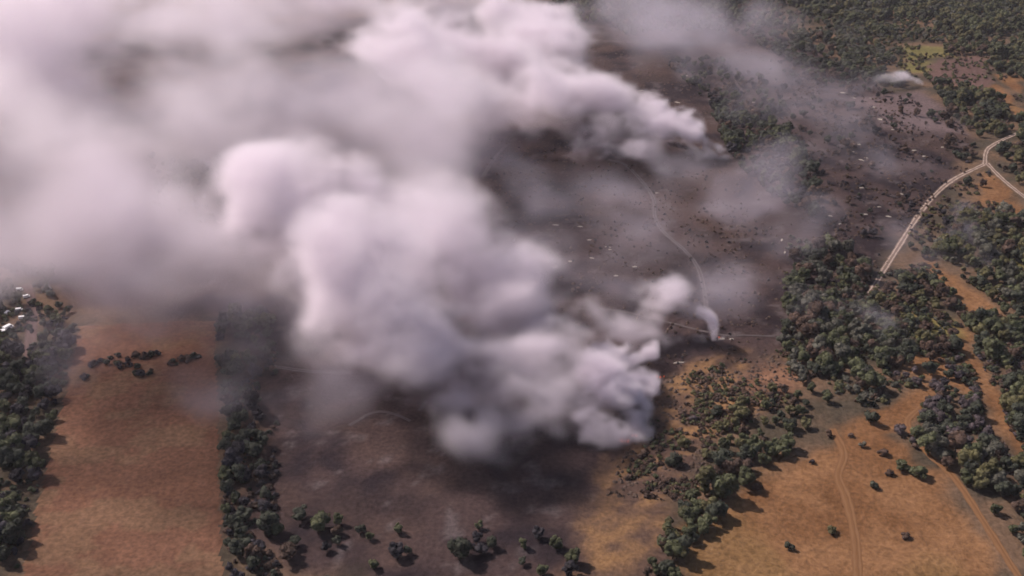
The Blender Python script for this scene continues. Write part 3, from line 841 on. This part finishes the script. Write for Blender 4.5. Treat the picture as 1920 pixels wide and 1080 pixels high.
# ------------------------------------------------------------------ smoke
class Smoke:
    """density grid of a drifting plume, built from puffs along its path and torn by noise"""
    def __init__(s, puffs, voxel, pad=1.25):
        P = np.array(puffs)
        s.puffs = P; s.vx = voxel
        lo = (P[:, :3] - P[:, 3:4] * pad).min(0); hi = (P[:, :3] + P[:, 3:4] * pad).max(0)
        lo[2] = max(lo[2], -4)
        s.n = np.maximum(4, np.ceil((hi - lo) / voxel).astype(int)); s.lo = lo; s.hi = lo + (s.n - 1) * voxel
    def lattice(s, scale, seed):
        r = np.random.default_rng(seed)
        stretch = (1.35, 1.0, 0.95)          # drawn out down the wind
        n = np.ceil((s.hi - s.lo) / (scale * np.array(stretch))).astype(int) + 4
        g = r.random(n).astype(np.float32)
        for ax in range(3):
            c = np.arange(s.n[ax]) * s.vx / (scale * stretch[ax]) + 1.0
            i = np.floor(c).astype(int); f = (c - i).astype(np.float32)
            w = [(1 - f) ** 3 / 6, (3 * f ** 3 - 6 * f ** 2 + 4) / 6, (-3 * f ** 3 + 3 * f ** 2 + 3 * f + 1) / 6, f ** 3 / 6]
            g = sum(np.take(g, i - 1 + k, axis=ax) * w[k].reshape([-1 if a == ax else 1 for a in range(3)]) for k in range(4))
        return (g - 0.5) * 2.6
    def fbm(s, scale, octaves, seed, gain=0.55, billow=False):
        out = 0; a = 1; t = 0
        for k in range(octaves):
            sc = scale / 2 ** k
            if sc < s.vx * 1.3: break
            q = s.lattice(sc, seed + k)
            if billow: q = 0.55 - 2.2 * np.abs(q)
            out = out + a * q; t += a; a *= gain
        out = out - out.mean()
        return out / out.std()
    def build(s, seed, warp, scale, amp, edge, dens, octaves=5, billow=0.5, gain=0.6, power=1.3, top=1.6):
        ax = [s.lo[k] + np.arange(s.n[k]) * s.vx for k in range(3)]
        X, Y, Z = np.meshgrid(*ax, indexing='ij', sparse=False)
        X = X.astype(np.float32); Y = Y.astype(np.float32); Z = Z.astype(np.float32)
        if warp:
            X = X + warp * s.fbm(scale * 1.6, 3, seed + 50); Y = Y + warp * s.fbm(scale * 1.6, 3, seed + 60); Z = Z + 0.6 * warp * s.fbm(scale * 1.6, 3, seed + 70)
        b = np.zeros(s.n, np.float32); wsum = np.zeros(s.n, np.float32) + 1e-4; wden = np.zeros(s.n, np.float32)
        for (px, py, pz, r, w) in s.puffs:
            rr = r * 1.35 + warp * 1.5
            sl = tuple(slice(max(0, int((c - rr - s.lo[k]) / s.vx)), max(0, int((c + rr - s.lo[k]) / s.vx) + 2)) for k, c in enumerate((px, py, pz)))
            d2 = np.sqrt((X[sl] - px) ** 2 + (Y[sl] - py) ** 2 + ((Z[sl] - pz) * 1.15) ** 2) / r
            q = np.clip(1.35 - d2, 0, None)
            b[sl] = np.maximum(b[sl], q) + 0.25 * np.minimum(b[sl], q)
            q3 = q ** 2; wsum[sl] += q3; wden[sl] += q3 * w
        del X, Y, Z
        n = s.fbm(scale, octaves, seed, gain)
        if billow: n = (1 - billow) * n + billow * s.fbm(scale * 1.2, octaves, seed + 20, gain, True)
        v = np.minimum(b, 0.95) - 0.5 + amp * n
        d = np.clip(v / edge, 0, top) ** power * sstep(0.0, 0.25, b) * (wden / wsum) * dens
        d[d < 0.006 * dens] = 0
        zz = ax[2]
        s.d = (d * np.clip((zz + 4) / 4, 0, 1)[None, None, :]).astype(np.float32)
        # thin borders so that no face of the grid cuts the smoke
        for a in range(3):
            for e in (0, -1):
                idx = [slice(None)] * 3; idx[a] = e; s.d[tuple(idx)] = 0
        return s
    def obj(s, name, mat, label):
        nx, ny, nz = [int(k) for k in s.n]
        N = nx * ny * nz
        me = bpy.data.meshes.new(name); me.vertices.add(N)
        co = np.zeros((N, 3), np.float32); co[:] = s.lo; co[-1] = s.hi
        me.vertices.foreach_set('co', co.ravel())
        a = me.attributes.new('rho', 'FLOAT', 'POINT'); a.data.foreach_set('value', s.d.ravel())
        me.materials.append(mat)
        o = bpy.data.objects.new(name, me); col.objects.link(o)
        ng = bpy.data.node_groups.new(name, 'GeometryNodeTree')
        ng.interface.new_socket('Geometry', in_out='INPUT', socket_type='NodeSocketGeometry')
        ng.interface.new_socket('Geometry', in_out='OUTPUT', socket_type='NodeSocketGeometry')
        n, l = ng.nodes, ng.links
        gi, go = n.new('NodeGroupInput'), n.new('NodeGroupOutput')
        vc = n.new('GeometryNodeVolumeCube')
        vc.inputs['Min'].default_value = s.lo; vc.inputs['Max'].default_value = s.hi
        vc.inputs['Resolution X'].default_value = nx; vc.inputs['Resolution Y'].default_value = ny; vc.inputs['Resolution Z'].default_value = nz
        pos = n.new('GeometryNodeInputPosition')
        def vm(op, a, b):
            q = n.new('ShaderNodeVectorMath'); q.operation = op; l.new(a, q.inputs[0]); q.inputs[1].default_value = b; return q.outputs[0]
        q = vm('SUBTRACT', pos.outputs[0], s.lo)
        q = vm('MULTIPLY', q, [(s.n[k] - 1) / max(1e-6, s.hi[k] - s.lo[k]) for k in range(3)])
        q = vm('ADD', q, (0.5, 0.5, 0.5))
        fl = n.new('ShaderNodeVectorMath'); fl.operation = 'FLOOR'; l.new(q, fl.inputs[0])
        sp = n.new('ShaderNodeSeparateXYZ'); l.new(fl.outputs[0], sp.inputs[0])
        # integer index arithmetic (a float would lose the last digits)
        def fi(x):
            t = n.new('FunctionNodeFloatToInt'); l.new(x, t.inputs[0]); return t.outputs[0]
        def im(op, a, b):
            t = n.new('FunctionNodeIntegerMath'); t.operation = op
            for k, z in enumerate((a, b)):
                if isinstance(z, int): t.inputs[k].default_value = z
                else: l.new(z, t.inputs[k])
            return t.outputs[0]
        idx = im('ADD', im('MULTIPLY', im('ADD', im('MULTIPLY', fi(sp.outputs[0]), ny), fi(sp.outputs[1])), nz), fi(sp.outputs[2]))
        na = n.new('GeometryNodeInputNamedAttribute'); na.data_type = 'FLOAT'; na.inputs[0].default_value = 'rho'
        si = n.new('GeometryNodeSampleIndex'); si.data_type = 'FLOAT'; si.domain = 'POINT'; si.clamp = True
        l.new(gi.outputs[0], si.inputs[0]); l.new(na.outputs[0], si.inputs[1]); l.new(idx, si.inputs['Index'])
        l.new(si.outputs[0], vc.inputs['Density'])
        sm = n.new('GeometryNodeSetMaterial'); sm.inputs['Material'].default_value = mat
        l.new(vc.outputs[0], sm.inputs[0]); l.new(sm.outputs[0], go.inputs[0])
        md = o.modifiers.new('smoke', 'NODES'); md.node_group = ng
        return tag(o, label, 'smoke', kind='stuff')

def smoke_mat(name, c, density=1.0, aniso=0.25):
    m = bpy.data.materials.new(name); m.use_nodes = True
    n = m.node_tree.nodes; n.clear()
    out = n.new('ShaderNodeOutputMaterial'); pv = n.new('ShaderNodeVolumePrincipled')
    pv.inputs['Color'].default_value = c + (1,); pv.inputs['Density'].default_value = density
    pv.inputs['Anisotropy'].default_value = aniso
    m.node_tree.links.new(pv.outputs[0], out.inputs['Volume'])
    return m
M_SMOKE = smoke_mat('smoke', (0.968, 0.905, 0.968))
M_THIN = smoke_mat('thin_smoke', (0.91, 0.85, 0.97))

def path_puffs(ctrl, seed, spread=0.35, step=0.55):
    """control points (u, v, height, radius, weight) to puffs along the drift"""
    r = np.random.default_rng(seed); C = []
    for u, v, h, rad, w in ctrl:
        p = at(u, v, h); C.append((p[0], p[1], p[2], rad, w))
    C = np.array(C); out = []
    for a, b in zip(C[:-1], C[1:]):
        L = np.linalg.norm(b[:3] - a[:3]); n = max(1, int(L / (step * (a[3] + b[3]) / 2)))
        for k in range(n):
            q = a + (b - a) * (k + r.uniform(-.3, .3)) / n
            q[:3] += r.normal(size=3) * q[3] * spread * (1, 1, 0.5); q[3] *= r.uniform(0.75, 1.15); out.append(q)
    out.append(C[-1]); return out

import time
T0 = time.time()
# the front plume, thick and billowing from the burning edge
front = (path_puffs([(1140,690,12,11,1),(1090,695,20,14,1.1),(1020,715,26,16,1),(940,690,32,19,1),(850,620,40,24,1),(740,560,50,29,.9),(660,470,60,32,.9),(590,390,70,26,.9),(550,325,76,18,.8)], 1)
       + path_puffs([(1110,775,9,11,1),(1040,765,16,16,.9),(930,745,24,20,.7),(830,720,30,22,.6),(740,660,36,24,.55),(680,600,42,26,.55)], 2)
       + path_puffs([(1080,600,15,11,.5),(1010,580,24,17,.6),(900,545,34,22,.7),(790,480,48,26,.7),(680,420,60,28,.7)], 3)
       + path_puffs([(720,470,54,30,.7),(640,410,62,32,.8),(590,360,68,28,.8)], 52, 0.2)
       + path_puffs([(600,520,48,28,.5),(540,460,54,28,.5),(520,400,60,24,.5)], 53, 0.2)
       + path_puffs([(860,400,46,20,.25),(780,420,52,26,.35),(880,470,40,20,.4)], 51))
Smoke(front, 2.0).build(10, 5, 20, 0.44, 0.75, 0.13, power=1.6, top=1.5, octaves=5, billow=0.6, gain=0.72).obj('smoke_plume', M_SMOKE, 'thick white smoke plume billowing from the near burning edge')
head = (path_puffs([(1224,672,2,3,1),(1205,664,5,5,1.2),(1165,674,9,8,1.1),(1110,695,14,11,1)], 61, 0.25)
      + path_puffs([(1228,704,2,3.2,1),(1195,706,5,7,1.2),(1145,716,9,10,1)], 62, 0.25)
      + path_puffs([(1226,734,2,3,1),(1195,745,4,6,1.2),(1140,752,9,10,1)], 63, 0.25)
      + path_puffs([(1208,768,2,3.5,.9),(1172,777,5,7,1),(1115,784,9,10,.8)], 64, 0.25)
      + path_puffs([(1196,800,2,3,.6),(1160,812,4,5,.35),(1110,820,7,7,.25)], 65, 0.25))
Smoke(head, 1.05).build(70, 2.4, 7.5, 0.62, 0.6, 0.17, power=1.4, octaves=4, billow=0.55, gain=0.75).obj('smoke_front', M_SMOKE, 'ragged white smoke curling off the near burning edge')
upper = (path_puffs([(1225,222,22,13,1.2),(1190,205,26,16,1.1),(1130,175,34,20,1),(1070,130,42,26,1),(980,95,52,34,1),(880,75,60,40,.9),(760,90,68,44,.8)], 6)
       + path_puffs([(1170,200,28,17,1),(1100,185,34,22,1),(1030,180,42,28,.9),(940,160,50,32,.8)], 81, 0.2)
       + path_puffs([(1130,120,42,15,1),(1090,110,44,20,1)], 82, 0.2)
       + path_puffs([(1110,75,46,14,1),(1040,60,52,18,.9),(950,30,58,24,.9)], 8)
       + path_puffs([(1240,288,9,10,.4),(1140,280,14,13,.4),(1050,262,20,15,.35),(940,220,28,20,.35)], 9))
Smoke(upper, 2.3).build(110, 5, 22, 0.40, 0.75, 0.10, power=1.6, top=1.5, octaves=5, billow=0.6, gain=0.72).obj('smoke_plume', M_SMOKE, 'pale smoke plume streaming from the farther burning edge')
tail = (path_puffs([(1356,282,2,3.5,1.2),(1335,276,6,6,1.3),(1300,262,12,9,1.3),(1255,240,18,12,1.2),(1205,212,24,14,1)], 66, 0.25)
      + path_puffs([(1228,205,20,7,1.1),(1205,200,26,9,1.1)], 67, 0.2)
      + path_puffs([(1352,296,2,4,.8),(1310,292,6,7,.6),(1250,284,9,9,.5),(1170,280,13,11,.4),(1100,275,16,12,.35)], 68, 0.25))
Smoke(tail, 1.4).build(170, 2.5, 10, 0.52, 0.6, 0.12, power=1.4, octaves=4, billow=0.55, gain=0.74).obj('smoke_front', M_SMOKE, 'curling white smoke where the upper plume leaves the ground')
bank = (path_puffs([(800,190,66,44,.5),(640,160,74,55,.6),(470,110,80,64,.8),(300,70,84,70,1.1),(140,70,86,70,1.3),(20,90,84,60,1.3)], 12, 0.25)
      + path_puffs([(900,-10,56,36,.9),(760,0,62,40,.9),(600,-10,70,46,.9),(420,-10,76,50,1),(200,-10,80,56,1.2),(0,-10,80,56,1.2)], 121, 0.2)
      + path_puffs([(100,190,80,54,1.0),(50,290,70,40,.7),(60,380,58,38,.6),(170,430,52,36,.6),(300,465,48,36,.6),(430,500,46,34,.65),(550,550,42,34,.6),(640,600,38,30,.5)], 13, 0.2)
      + path_puffs([(-40,420,56,30,.6),(20,430,50,30,.6),(110,470,46,30,.6),(220,520,40,28,.6),(330,555,34,28,.6),(440,570,32,25,.6),(540,610,28,22,.5),(620,650,26,20,.4)], 14, 0.2)
      + path_puffs([(290,590,26,14,.6),(345,625,16,10,.5),(250,590,24,12,.5)], 141, 0.2)
      + path_puffs([(-250,130,116,34,.6),(-290,190,116,42,1.1),(-340,250,114,52,1.5),(-390,330,112,54,1.6),(-480,460,108,50,1.6)], 142, 0.1)  # unseen high lobe left of frame, added to shade the field and wood
      + path_puffs([(700,240,58,42,.5),(620,290,56,34,.6),(540,240,64,40,.6),(430,210,70,42,.5)], 15, 0.25)
      + path_puffs([(880,200,50,34,.35),(800,280,46,32,.35),(760,350,44,30,.35),(860,420,36,26,.25)], 16))
Smoke(bank, 3.8).build(210, 7, 42, 0.36, 0.85, 0.052, power=1.5, top=1.5, octaves=5, billow=0.45, gain=0.7).obj('smoke_bank', M_SMOKE, 'huge pale smoke bank drifting over the left of the view')
column = (path_puffs([(1335,641,.5,2.6,1),(1337,628,4,2.6,1),(1338,612,9,2.8,1),(1338,598,13,3.4,1),(1332,588,16,4.2,.9),(1318,586,17,4.4,.6)], 17, 0.08)
        + path_puffs([(1358,635,1,1.6,.8),(1342,640,1,1.8,.8)], 19, 0.1))
Smoke(column, 0.8).build(310, 0.7, 5, 0.20, 0.5, 0.32, octaves=3, billow=0.4, gain=0.7).obj('smoke_column', M_SMOKE, 'small white smoke column rising where the thin paths meet')
drift = (path_puffs([(1316,584,16,3.5,.5),(1290,588,14,6,.5),(1265,565,18,10,.7),(1235,550,21,12,.9),(1200,565,19,13,.8),(1140,595,15,12,.5),(1080,600,15,12,.35)], 171, 0.35)
       + path_puffs([(1325,642,1,1.6,.8),(1285,634,3,3.6,.5),(1240,630,6,7,.5),(1180,622,9,9,.4)], 18))
Smoke(drift, 1.3).build(330, 2.2, 9, 0.46, 0.7, 0.10, octaves=4, billow=0.4, gain=0.72, power=1.5).obj('smoke_drift', M_SMOKE, 'thin white smoke drifting left from the small column')
veil = (path_puffs([(1800,322,2,6,1.4),(1740,335,5,11,1.2),(1670,320,7,15,.9),(1590,300,9,18,.6),(1480,290,10,18,.5)], 23)
      + path_puffs([(1800,400,3,9,1),(1760,480,4,13,.8),(1690,440,5,13,.6),(1840,470,4,9,.8),(1700,520,5,11,.8)], 24)
      + path_puffs([(1480,570,4,15,.9),(1470,490,7,18,1.1),(1440,430,9,19,1),(1380,360,12,20,1),(1300,330,14,20,.9)], 25)
      + path_puffs([(1430,600,5,18,1.1),(1360,540,9,22,1),(1280,480,13,24,.9),(1180,420,16,26,.9),(1080,380,20,28,.9),(980,330,24,30,1)], 26)
      + path_puffs([(1270,560,6,16,.7),(1150,520,10,20,.7),(1000,470,14,24,.8),(900,400,20,28,1),(850,300,26,32,1)], 27)
      + path_puffs([(1670,630,2,5,1.8),(1635,610,4,7,2),(1590,600,6,10,1),(1530,590,7,13,.8)], 28)
      + path_puffs([(700,760,14,20,.7),(600,700,18,24,.9),(500,680,20,22,.9),(420,640,22,22,1)], 281)
      + path_puffs([(80,600,24,22,.7),(180,620,22,22,.8),(300,640,20,20,.8)], 282))
Smoke(veil, 2.7).build(410, 7, 22, 0.36, 0.9, 0.019, power=1.5, octaves=5, billow=0.3, gain=0.64).obj('thin_smoke', M_THIN, 'thin bluish smoke veil hanging over the burnt heath')
high = (path_puffs([(1600,70,12,18,.5),(1520,60,16,30,.8),(1420,60,20,40,.9),(1300,50,24,44,.9),(1180,30,28,44,.8)], 20)
      + path_puffs([(1640,150,8,14,.5),(1540,130,12,26,.7),(1440,120,16,34,.9),(1320,110,20,36,.9),(1220,90,26,34,.7)], 21)
      + path_puffs([(1800,235,4,12,.6),(1700,240,7,20,.65),(1600,230,9,26,.7),(1480,200,12,28,.7),(1380,190,16,26,.6)], 22))
pall = (path_puffs([(860,260,30,40,.8),(700,230,40,50,.9),(500,200,45,56,1),(300,180,50,60,1),(100,170,50,64,1.2),(-80,200,50,64,1.2)], 71, 0.15)
      + path_puffs([(800,400,24,30,.7),(640,420,30,40,.8),(480,420,30,42,.8),(300,400,30,42,.9),(130,380,34,46,1),(-60,380,36,50,1)], 72, 0.15)
      + path_puffs([(640,600,18,24,.6),(500,570,22,30,.8),(350,550,24,32,.9),(200,500,26,34,1),(60,460,28,34,1)], 73, 0.15))
Smoke(pall, 4.6).build(480, 10, 50, 0.30, 0.9, 0.010, octaves=5, billow=0.3, gain=0.66).obj('smoke_pall', M_THIN, 'hazy smoke pall lying low beneath the big bank on the left')
Smoke(high, 3.2).build(450, 9, 26, 0.34, 0.95, 0.0145, power=1.4, octaves=5, billow=0.25, gain=0.66).obj('thin_smoke', M_THIN, 'thin smoke veil drifting over the far wood and upper burn')
wisp = path_puffs([(1727,158,1,2,1.2),(1712,150,4,3.2,1.2),(1700,141,8,3.6,1),(1680,146,9,5,.3),(1650,150,9,8,.15)], 29, 0.12)
Smoke(wisp, 1.5).build(510, 1.2, 9, 0.25, 0.45, 0.16).obj('smoke_wisp', M_SMOKE, 'tiny white smoke wisp at the upper right edge of the burn')
print('smoke built in', round(time.time() - T0, 1), 's; trees', len(trees), 'visible', len(vis))

# ------------------------------------------------------------------ the hazy air
HB = [(-5200, -60, -9.0), (5200, 5600, 262.0)]
def haze_box():
    (x0, y0, z0), (x1, y1, z1) = HB
    v = [(x, y, z) for x in (x0, x1) for y in (y0, y1) for z in (z0, z1)]
    return v, [(0, 1, 3, 2), (4, 6, 7, 5), (0, 4, 5, 1), (2, 3, 7, 6), (0, 2, 6, 4), (1, 5, 7, 3)]

mh = bpy.data.materials.new('hazy_air'); mh.use_nodes = True
hn = mh.node_tree.nodes; hn.clear()
ho = hn.new('ShaderNodeOutputMaterial'); hv = hn.new('ShaderNodeVolumePrincipled')
hv.inputs['Color'].default_value = (0.90, 0.86, 0.97, 1); hv.inputs['Density'].default_value = 0.00005
hv.inputs['Anisotropy'].default_value = 0.2
mh.node_tree.links.new(hv.outputs[0], ho.inputs['Volume'])
tag(mesh_obj('haze', *haze_box(), mh), 'pale smoky haze filling the air over the heath', 'haze', kind='stuff')
